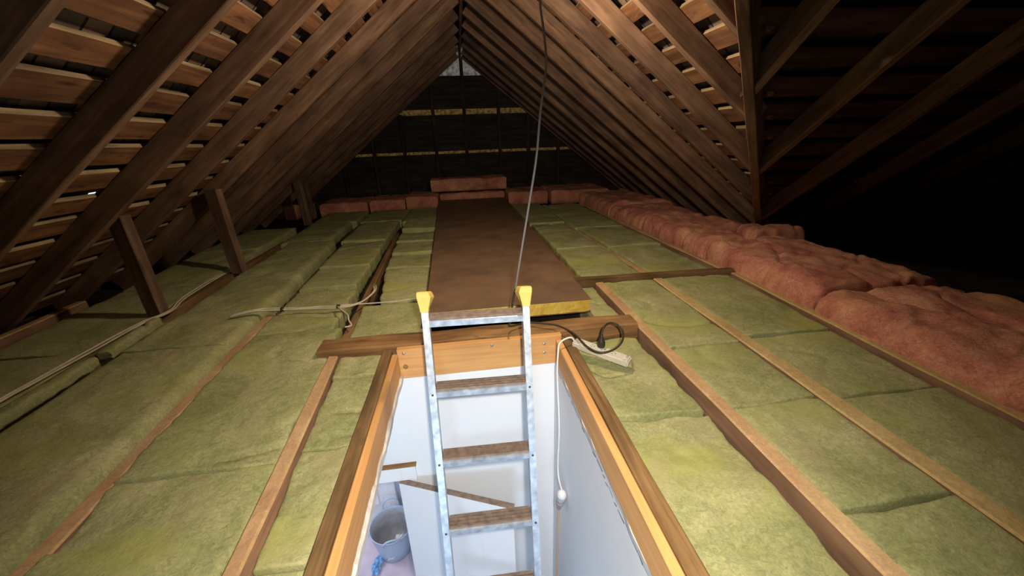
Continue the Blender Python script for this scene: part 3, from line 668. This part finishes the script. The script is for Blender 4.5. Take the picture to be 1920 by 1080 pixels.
# ------------------------------------------------------------------ ladder
LP = V((0.022, 1.457, 0.256)); LV = V((-0.002, -0.097, -0.279)); LH = V((1, -0.004, -0.021)).normalized()
LN = LH.cross(-LV).normalized()            # out of the ladder plane
if LN.y < 0: LN = -LN                      # pointing away from the camera
def lp(k, side, inset=0.0): return LP + LV * k + LH * side * (0.21 * max(0.80, 1 - 0.03 * k) - inset)
lad = empty('ladder', lp(10.6, 0), 'silver aluminium ladder with yellow top caps rising through the hatch', 'ladder')
kb = (LP.z + 2.745) / 0.279
for sd in (-1, 1):
    pts = [lp(-0.30 + (kb + 0.30) * i / 24, sd) for i in range(25)]
    bm = bmesh.new(); prev = None; rn = []
    for p in pts:
        ring = [bm.verts.new(p + LH * a - lad.location + LN * b) for a, b in ((-0.0145, 0), (0.0145, 0), (0.0145, 0.058), (-0.0145, 0.058))]
        rn.append(ring)
    for i in range(24):
        for k in range(4): bm.faces.new((rn[i][k], rn[i][(k + 1) % 4], rn[i + 1][(k + 1) % 4], rn[i + 1][k]))
    bm.faces.new(rn[0][::-1]); bm.faces.new(rn[-1])
    bmesh.ops.recalc_face_normals(bm, faces=bm.faces)
    bmesh.ops.bevel(bm, geom=[e for e in bm.edges if len(e.link_faces) == 2 and e.calc_face_angle(0) > 1], offset=0.002, segments=2, affect='EDGES')
    st = link('stile', mesh_from(bm, 'stile'), 'galv', lad, lad.location.copy())
    # yellow cap, flared, with a pointed pad to the inner rear
    c = lp(-0.30, sd); up = (-LV).normalized(); bm = bmesh.new(); rings = []
    for h, a0, a1, b0, b1 in ((-0.045, 0.017, 0.017, -0.003, 0.062), (-0.03, 0.018, 0.019, -0.006, 0.066), (0.015, 0.026, 0.030, -0.014, 0.085), (0.032, 0.027, 0.024, -0.014, 0.084), (0.040, 0.024, 0.018, -0.010, 0.076)):
        o_, i_ = (a0, a1)
        xs = (-o_, i_) if sd < 0 else (-i_, o_)
        rings.append([bm.verts.new(up * h + LH * x + LN * y) for x, y in ((xs[0], b0), (xs[1], b0), (xs[1] + (0.010 if sd < 0 and h > 0 else 0), b1 * 0.6), (xs[1], b1), (xs[0], b1), (xs[0] - (0.010 if sd > 0 and h > 0 else 0), b1 * 0.6))])
    for i in range(4):
        for k in range(6): bm.faces.new((rings[i][k], rings[i][(k + 1) % 6], rings[i + 1][(k + 1) % 6], rings[i + 1][k]))
    bm.faces.new(rings[0][::-1]); bm.faces.new(rings[-1])
    bmesh.ops.recalc_face_normals(bm, faces=bm.faces)
    bmesh.ops.bevel(bm, geom=bm.edges[:], offset=0.002, segments=1, affect='EDGES')
    tag(link('end_cap', mesh_from(bm, 'cap'), 'cap', lad, c), 'yellow plastic end cap')
    # black foot at the bottom
    f = lp(kb, sd)
    box('foot', (f.x - 0.02, f.y - 0.01, -2.749), (f.x + 0.02, f.y + 0.07, -2.70), 'blackcable', lad, 0.004)
    for k in range(0, 10):
        q = lp(k + 0.02, sd)
        if k: lathe('rivet', q - LN * 0.0015, [(0.0045, 0), (0.005, 0.0008), (0.005, 0.003), (0.001, 0.003)], 'dark', lad, 10, tuple(LN))
hz = V((0, 1, 0)) - LH * LH.y; hz.normalize(); upz = LH.cross(hz)
if upz.z < 0: upz = -upz
for k in range(0, 10):
    a = lp(k, -1, 0.0145); b = lp(k, 1, 0.0145); c = (a + b) / 2; hl_ = (b - a).length / 2
    # rung: a channel with a front lip, the grooved top is its own part
    bm = bmesh.new()
    prof = [(-0.002, -0.020), (-0.002, 0.006), (0.004, 0.008), (0.074, 0.008), (0.078, 0.004), (0.078, -0.020), (0.074, -0.020), (0.074, 0.003), (0.004, 0.003), (0.002, -0.020)]
    r0 = [bm.verts.new(LH * -hl_ + hz * y + upz * z) for y, z in prof]; r1 = [bm.verts.new(LH * hl_ + hz * y + upz * z) for y, z in prof]; n = len(prof)
    for i in range(n): bm.faces.new((r0[i], r0[(i + 1) % n], r1[(i + 1) % n], r1[i]))
    bm.faces.new(r0[::-1]); bm.faces.new(r1)
    rg = link('rung', mesh_from(bm, 'rung'), 'galv', lad, c)
    bm = bmesh.new(); prof = []
    y = 0.005
    while y < 0.070: prof += [(y, 0.0085), (y + 0.001, 0.0165), (y + 0.0085, 0.0165), (y + 0.0095, 0.0090)]; y += 0.0166
    prof += [(0.0735, 0.0082), (0.005, 0.0082)]
    n = len(prof)
    r0 = [bm.verts.new(LH * (-hl_ + 0.001) + hz * y_ + upz * z) for y_, z in prof]; r1 = [bm.verts.new(LH * (hl_ - 0.001) + hz * y_ + upz * z) for y_, z in prof]
    for i in range(n): bm.faces.new((r0[i], r0[(i + 1) % n], r1[(i + 1) % n], r1[i]))
    bm.faces.new(r0[::-1]); bm.faces.new(r1)
    t = link('tread', mesh_from(bm, 'tread'), 'tread', None, c); t.parent = rg; t.matrix_parent_inverse = Matrix.Translation(-c)
    tag(t, 'brown grooved tread')

# ------------------------------------------------------------------ cables and power strip
hc = empty('hanging_cable', (0.30, 1.62, 2.17), 'grey flex hanging from the ridge down to the top of the ladder', 'cable')
hcp = [(0.14, 1.62, 2.17), (0.25, 1.62, 1.95), (0.325, 1.62, 1.6), (0.33, 1.62, 1.41), (0.343, 1.62, 1.32), (0.352, 1.62, 1.21), (0.332, 1.62, 1.07), (0.325, 1.62, 1.01), (0.31, 1.62, 0.87), (0.272, 1.62, 0.66), (0.232, 1.615, 0.45), (0.208, 1.61, 0.32)]
tube('flex', hcp, 0.0048, 'greycable', hc)
tube('flex_end', [(0.208, 1.61, 0.32), (0.198, 1.605, 0.285), (0.192, 1.60, 0.262)], 0.0045, 'blackcable', hc)
bcp = [(0.192, 1.60, 0.262), (0.185, 1.63, 0.16), (0.190, 1.74, 0.07), (0.278, 1.79, 0.055), (0.345, 1.77, 0.058), (0.432, 1.715, 0.062), (0.489, 1.624, 0.058), (0.511, 1.485, 0.062), (0.553, 1.425, 0.060), (0.613, 1.424, 0.068), (0.663, 1.452, 0.088), (0.695, 1.520, 0.100), (0.688, 1.569, 0.112), (0.650, 1.580, 0.120), (0.612, 1.552, 0.112), (0.598, 1.534, 0.085)]
lead = empty('extension_lead', (0.598, 1.534, 0.03), 'black rubber lead looping from the ladder top to the power strip', 'cable')
tube('lead', bcp, 0.0048, 'blackcable', lead)
SA_, SB_ = V((0.497, 1.597, 0.004)), V((0.682, 1.424, -0.014))
ax = (SB_ - SA_).normalized()
lathe('plug', (0.596, 1.528, 0.028), [(0.0175, 0.0), (0.019, 0.004), (0.019, 0.022), (0.015, 0.034), (0.0075, 0.052), (0.006, 0.062)], 'blackcable', lead, 20)
ps = empty('power_strip', SA_, 'dusty white power strip lying over the edge of the right hatch side', 'power strip')
mt = frame_mtx(SA_, SB_, (0, 0, 1)); bm = bmesh.new(); L_ = (SB_ - SA_).length
add_box(bm, (-0.012, -0.028, -0.002), (L_ + 0.012, 0.028, 0.032)); bmesh.ops.bevel(bm, geom=bm.edges[:], offset=0.006, segments=3, affect='EDGES')
bo = link('housing', mesh_from(bm, 'housing'), 'strip'); bo.parent = ps; bo.matrix_parent_inverse = Matrix.Translation(-SA_); bo.matrix_basis = mt
for i in range(4):
    x = 0.03 + i * 0.052
    bm = bmesh.new()
    for a, bb, rr in ((0.0, 0.010, 0.0), (0.010, -0.003, 0.5), (-0.010, -0.003, -0.5)):
        add_box(bm, (-0.005, -0.001, 0), (0.005, 0.001, 0.0006), Matrix.Translation((x + bb, a, 0.0322)) @ Matrix.Rotation(rr + 1.57 * (1 if rr == 0 else 0), 4, 'Z'))
    so = link('socket', mesh_from(bm, 'socket'), 'dark'); so.parent = ps; so.matrix_parent_inverse = Matrix.Translation(-SA_); so.matrix_basis = mt
bm = bmesh.new(); add_box(bm, (L_ - 0.015, -0.012, 0.032), (L_ - 0.002, 0.002, 0.036)); 
so = link('reset_button', mesh_from(bm, 'button'), 'whitecable'); so.parent = ps; so.matrix_parent_inverse = Matrix.Translation(-SA_); so.matrix_basis = mt
wl = empty('white_lead', (0.40, 1.56, 0.02), 'white lead running from the power strip down the wall of the hatch', 'cable')
tube('lead', [(0.492, 1.602, 0.020), (0.474, 1.602, 0.048), (0.437, 1.590, 0.050), (0.405, 1.568, 0.040), (0.392, 1.54, 0.010), (0.388, 1.535, -0.106), (0.386, 1.478, -0.37), (0.385, 1.488, -0.60), (0.385, 1.470, -0.69), (0.388, 1.405, -0.716)], 0.0042, 'whitecable', wl)
lathe('plug', (0.388, 1.420, -0.768), [(0.016, 0), (0.024, 0.004), (0.024, 0.028), (0.017, 0.044), (0.007, 0.056)], 'whitecable', wl, 18, (0.0, -0.35, 1))
ol = empty('orange_lead', (0.39, 1.43, -0.80), 'orange lead joined to the white one, hanging down the room wall', 'cable')
lathe('connector', (0.388, 1.473, -0.918), [(0.007, 0), (0.013, 0.012), (0.015, 0.055), (0.021, 0.066), (0.021, 0.084), (0.024, 0.090), (0.024, 0.112), (0.021, 0.117), (0.024, 0.122), (0.023, 0.158)], 'connector', ol, 18, (0.0, -0.35, 1))
tube('lead', [(0.388, 1.471, -0.914), (0.388, 1.474, -0.97), (0.386, 1.465, -1.10), (0.388, 1.47, -1.5), (0.385, 1.46, -2.0), (0.38, 1.45, -2.60), (0.36, 1.40, -2.742)], 0.0045, 'orangecable', ol)
# cable bundle on the left insulation
cb = empty('cable_bundle', (-0.78, 2.30, 0.03), 'pair of dusty white cables taped together across the left batts', 'cable')
base = [(-1.40, 2.235, 0.040), (-1.29, 2.262, 0.052), (-1.222, 2.292, 0.040), (-1.033, 2.285, 0.034), (-0.909, 2.283, 0.030), (-0.779, 2.266, 0.030), (-0.68, 2.31, 0.035), (-0.635, 2.474, 0.036), (-0.662, 2.635, 0.020), (-0.69, 2.74, -0.02)]
tube('cable', base, 0.0055, 'oldcable', cb)
tube('cable', [(x + 0.01, y + 0.014 + 0.006 * math.sin(x * 20), z + 0.004) for x, y, z in base], 0.0048, 'oldcable', cb)
for x, y, z in ((-1.13, 2.295, 0.038), (-0.80, 2.275, 0.034)):
    lathe('tape', (x - 0.008, y, z), [(0.002, 0), (0.0135, 0.0), (0.0135, 0.014), (0.002, 0.014)], 'blackcable', cb, 14, (1, 0, 0), 1.2)
tag(tube('frayed_cable', [(-0.80, 2.262, 0.04), (-0.765, 2.21, 0.04), (-0.715, 2.15, 0.028), (-0.695, 2.09, 0.02), (-0.672, 2.045, 0.008), (-0.70, 2.02, 0.012)], 0.0045, 'oldcable'), 'short frayed cable end curling down from the taped bundle', 'cable')
tag(tube('thin_cable', [(-0.79, 2.28, 0.042), (-0.633, 2.312, 0.025), (-0.474, 2.330, 0.018), (-0.36, 2.335, 0.022), (-0.255, 2.33, 0.012)], 0.004, 'oldcable'), 'thin white cable crossing the batt toward the brown board', 'cable')
cL = [(-1.90, 0.9, 0.012), (-1.93, 1.30, 0.012), (-1.949, 1.579, 0.014), (-1.944, 1.708, 0.014), (-1.925, 2.009, 0.016), (-1.922, 2.191, 0.016), (-1.90, 2.33, 0.02), (-1.862, 2.40, 0.022), (-1.868, 2.50, 0.018), (-1.925, 2.698, 0.016), (-1.955, 3.03, 0.012), (-1.98, 3.3, 0.0)]
tag(tube('electrical_cable', cL, 0.0052, 'oldcable'), 'dusty white cable along the left joist, nearer the hatch of the pair', 'cable', 'paired cables on the left joist')
tag(tube('electrical_cable', [(x - 0.020 - 0.006 * math.sin(y * 7), y, z + 0.002) for x, y, z in cL], 0.0052, 'oldcable'), 'dusty white cable along the left joist, nearer the roof slope of the pair', 'cable', 'paired cables on the left joist')

# ------------------------------------------------------------------ room below
FZ = -2.75
struct(slab_xz('wall_back', [(-1.70, -1.15, FZ, -0.125), (-1.15, -0.44, -0.80, -0.125), (-0.44, 0.50, FZ, -0.125)], 1.715, 1.80, 'wall'))
def ybox(name, lo, hi, mat): return struct(box(name, lo, hi, mat))
ybox('wall_right', (0.418, -1.70, FZ), (0.50, 1.715, -0.125), 'wall')
wr_ = bpy.data.objects['wall_right']; bmc = bmesh.new(); yy = -0.3; rc = random.Random(4)
while yy < 1.6:
    ln = rc.uniform(0.02, 0.09); zz = -0.158 + rc.uniform(-0.006, 0.006); zz2 = zz + rc.uniform(-0.008, 0.008); wd_ = rc.uniform(0.0012, 0.003)
    q = [bmc.verts.new(V(p) - wr_.location) for p in ((0.4174, yy, zz - wd_), (0.4174, yy + ln, zz2 - wd_), (0.4174, yy + ln, zz2 + wd_ * 0.3), (0.4174, yy, zz + wd_))]
    bmc.faces.new(q); yy += ln + rc.uniform(0.0, 0.03)
link('crack', mesh_from(bmc, 'crack'), 'dark', wr_, wr_.location.copy())
ybox('wall_left', (-1.75, -1.70, FZ), (-1.68, 1.80, -0.125), 'wall')
ybox('wall_front', (-1.75, -1.80, FZ), (0.50, -1.70, -0.125), 'wall')
ybox('floor_room', (-2.6, -1.80, FZ - 0.06), (0.60, 4.0, FZ), 'roomfloor')
ybox('wall_hall_far', (-2.6, 3.10, FZ), (0.60, 3.20, -0.30), 'wall')
ybox('wall_hall_left', (-2.6, 1.80, FZ), (-2.5, 3.10, -0.30), 'wall')
ybox('wall_hall_right', (0.50, 1.80, FZ), (0.60, 3.10, -0.30), 'wall')
ybox('ceiling_hall', (-2.6, 1.80, -0.34), (0.60, 3.2, -0.28), 'wall')
ybox('trim_3', (-0.362, 1.700, -0.163), (0.418, 1.7148, -0.1265), 'gloss')
ybox('trim_4', (0.285, 1.704, FZ), (0.417, 1.7148, -0.165), 'gloss')
# architrave round the doorway
def arch(i, lo, hi):
    ybox(f'trim_{i}', lo, hi, 'gloss')
arch(5, (-0.452, 1.690, FZ), (-0.372, 1.7148, -0.712)); arch(6, (-1.23, 1.690, -0.805), (-0.4525, 1.7148, -0.712)); arch(7, (-1.23, 1.690, FZ), (-1.15, 1.7148, -0.8055))
ybox('trim_8', (-1.24, 1.686, -0.7118), (-0.366, 1.7146, -0.704), 'beam')
# door leaf folded back in front of the wall
hp = V((-0.470, 1.676, 0)); tp_ = V((0.136, 1.415, 0)); dv = (tp_ - hp).normalized(); dn = V((-dv.y, dv.x, 0))
dr = empty('door_1', (hp.x, hp.y, FZ), None, None); dr['kind'] = 'structure'
dl_ = (tp_ - hp).length
mt = Matrix(((dv.x, dn.x, 0, hp.x), (dv.y, dn.y, 0, hp.y), (0, 0, 1, 0), (0, 0, 0, 1)))
def dpart(name, boxes, mat, bev=0.0):
    bm = bmesh.new()
    for lo, hi in boxes: add_box(bm, lo, hi)
    if bev: bmesh.ops.bevel(bm, geom=bm.edges[:], offset=bev, segments=2, affect='EDGES')
    o = link(name, mesh_from(bm, name), mat); o.parent = dr; o.matrix_parent_inverse = Matrix.Translation(-V((hp.x, hp.y, FZ))); o.matrix_basis = mt; return o
DT = -0.805
dpart('door_leaf', [((0, 0, FZ + 0.01), (dl_, 0.034, DT - 0.002))], 'gloss', 0.0015)
dpart('raw_top_edge', [((0.0, 0.0005, DT - 0.0018), (dl_, 0.0335, DT))], 'tread')
dpart('moulding', [((0.20, -0.004, FZ + 0.2), (0.212, -0.0002, DT - 0.14))], 'gloss', 0.0015)
dpart('moulding', [((0.222, -0.003, FZ + 0.2), (0.228, -0.0002, DT - 0.14))], 'gloss')
dpart('moulding', [((dl_ - 0.19, -0.004, FZ + 0.2), (dl_ - 0.178, -0.0002, DT - 0.14))], 'gloss', 0.0015)
dpart('moulding', [((0.36, -0.003, FZ + 0.2), (0.366, -0.0002, DT - 0.14))], 'gloss')
# panelled door in the hall
d2 = empty('door_2', (-1.3, 3.08, FZ), None, None); d2['kind'] = 'structure'
for nm, lo, hi, mt_ in (('door_leaf', (-1.60, 3.06, FZ + 0.01), (-0.98, 3.095, -0.8), 'gloss'), ('raised_panel', (-1.50, 3.05, FZ + 0.25), (-1.08, 3.0595, FZ + 0.95), 'gloss'), ('raised_panel', (-1.50, 3.05, FZ + 1.1), (-1.08, 3.0595, -0.95), 'gloss')):
    box(nm, lo, hi, mt_, d2, 0.004)
ybox('trim_9', (-0.975, 3.04, FZ), (-0.90, 3.098, -0.75), 'gloss')
ybox('baseboard_far', (-0.88, 3.085, FZ), (0.49, 3.099, FZ + 0.12), 'gloss')
# rubber tub with handles
TB = V((-0.905, 2.74, FZ))
tub = empty('rubber_tub', TB, 'blue-grey rubber tub with plaster-caked inside, on the floor below', 'tub')
nt_ = 36
lathe('body', TB, [(0.135, 0.0), (0.145, 0.004), (0.165, 0.12), (0.188, 0.25), (0.200, 0.33), (0.205, 0.336), (0.197, 0.338), (0.192, 0.33), (0.182, 0.25), (0.158, 0.12), (0.138, 0.012), (0.0001, 0.010)], 'tub', tub, nt_)
lathe('plaster_lining', TB, [(0.1365, 0.0125), (0.1572, 0.12), (0.1812, 0.25), (0.1900, 0.315), (0.1885, 0.315), (0.1795, 0.25), (0.155, 0.12), (0.134, 0.016), (0.0001, 0.0155)], 'tubin', tub, nt_)
for a in (1.75, 1.75 + math.pi):
    c = TB + V((math.cos(a) * 0.20, math.sin(a) * 0.20, 0.32)); t = V((-math.sin(a), math.cos(a), 0)); o_ = V((math.cos(a), math.sin(a), 0))
    tube('handle', [c - t * 0.075, c - t * 0.07 + o_ * 0.02 + V((0, 0, 0.05)), c - t * 0.03 + o_ * 0.03 + V((0, 0, 0.085)), c + t * 0.03 + o_ * 0.03 + V((0, 0, 0.085)), c + t * 0.07 + o_ * 0.02 + V((0, 0, 0.05)), c + t * 0.075], 0.009, 'tub', tub)
def blob(name, c, s, mat, amp, label, cat, rot=0, seg=3):
    bm = bmesh.new(); bmesh.ops.create_icosphere(bm, subdivisions=seg, radius=1); mr = Matrix.Rotation(rot, 3, 'Z')
    for v in bm.verts:
        n = 1 + amp * noise.noise(v.co * 2.2 + V(c)) + amp * 0.6 * noise.noise(v.co * 5 + V(c))
        v.co = mr @ V((v.co.x * s[0] * n, v.co.y * s[1] * n, v.co.z * s[2] * n))
    return tag(link(name, mesh_from(bm, name), mat, None, c, False), label, cat)
blob('dust_brush', (-0.88, 2.66, FZ + 0.10), (0.035, 0.10, 0.03), 'rag', 0.4, 'pale plastery brush lying inside the rubber tub', 'brush', -0.5)
blob('rag', (-0.83, 2.70, FZ + 0.15), (0.06, 0.05, 0.05), 'rag', 0.6, 'crumpled pale rag inside the rubber tub', 'rag', 0.5)
blob('plastic_bag', (-1.05, 2.60, FZ + 0.028), (0.035, 0.095, 0.028), 'bluebag', 0.9, 'crumpled blue plastic film on the floor beside the tub', 'bag', -0.25, 4)
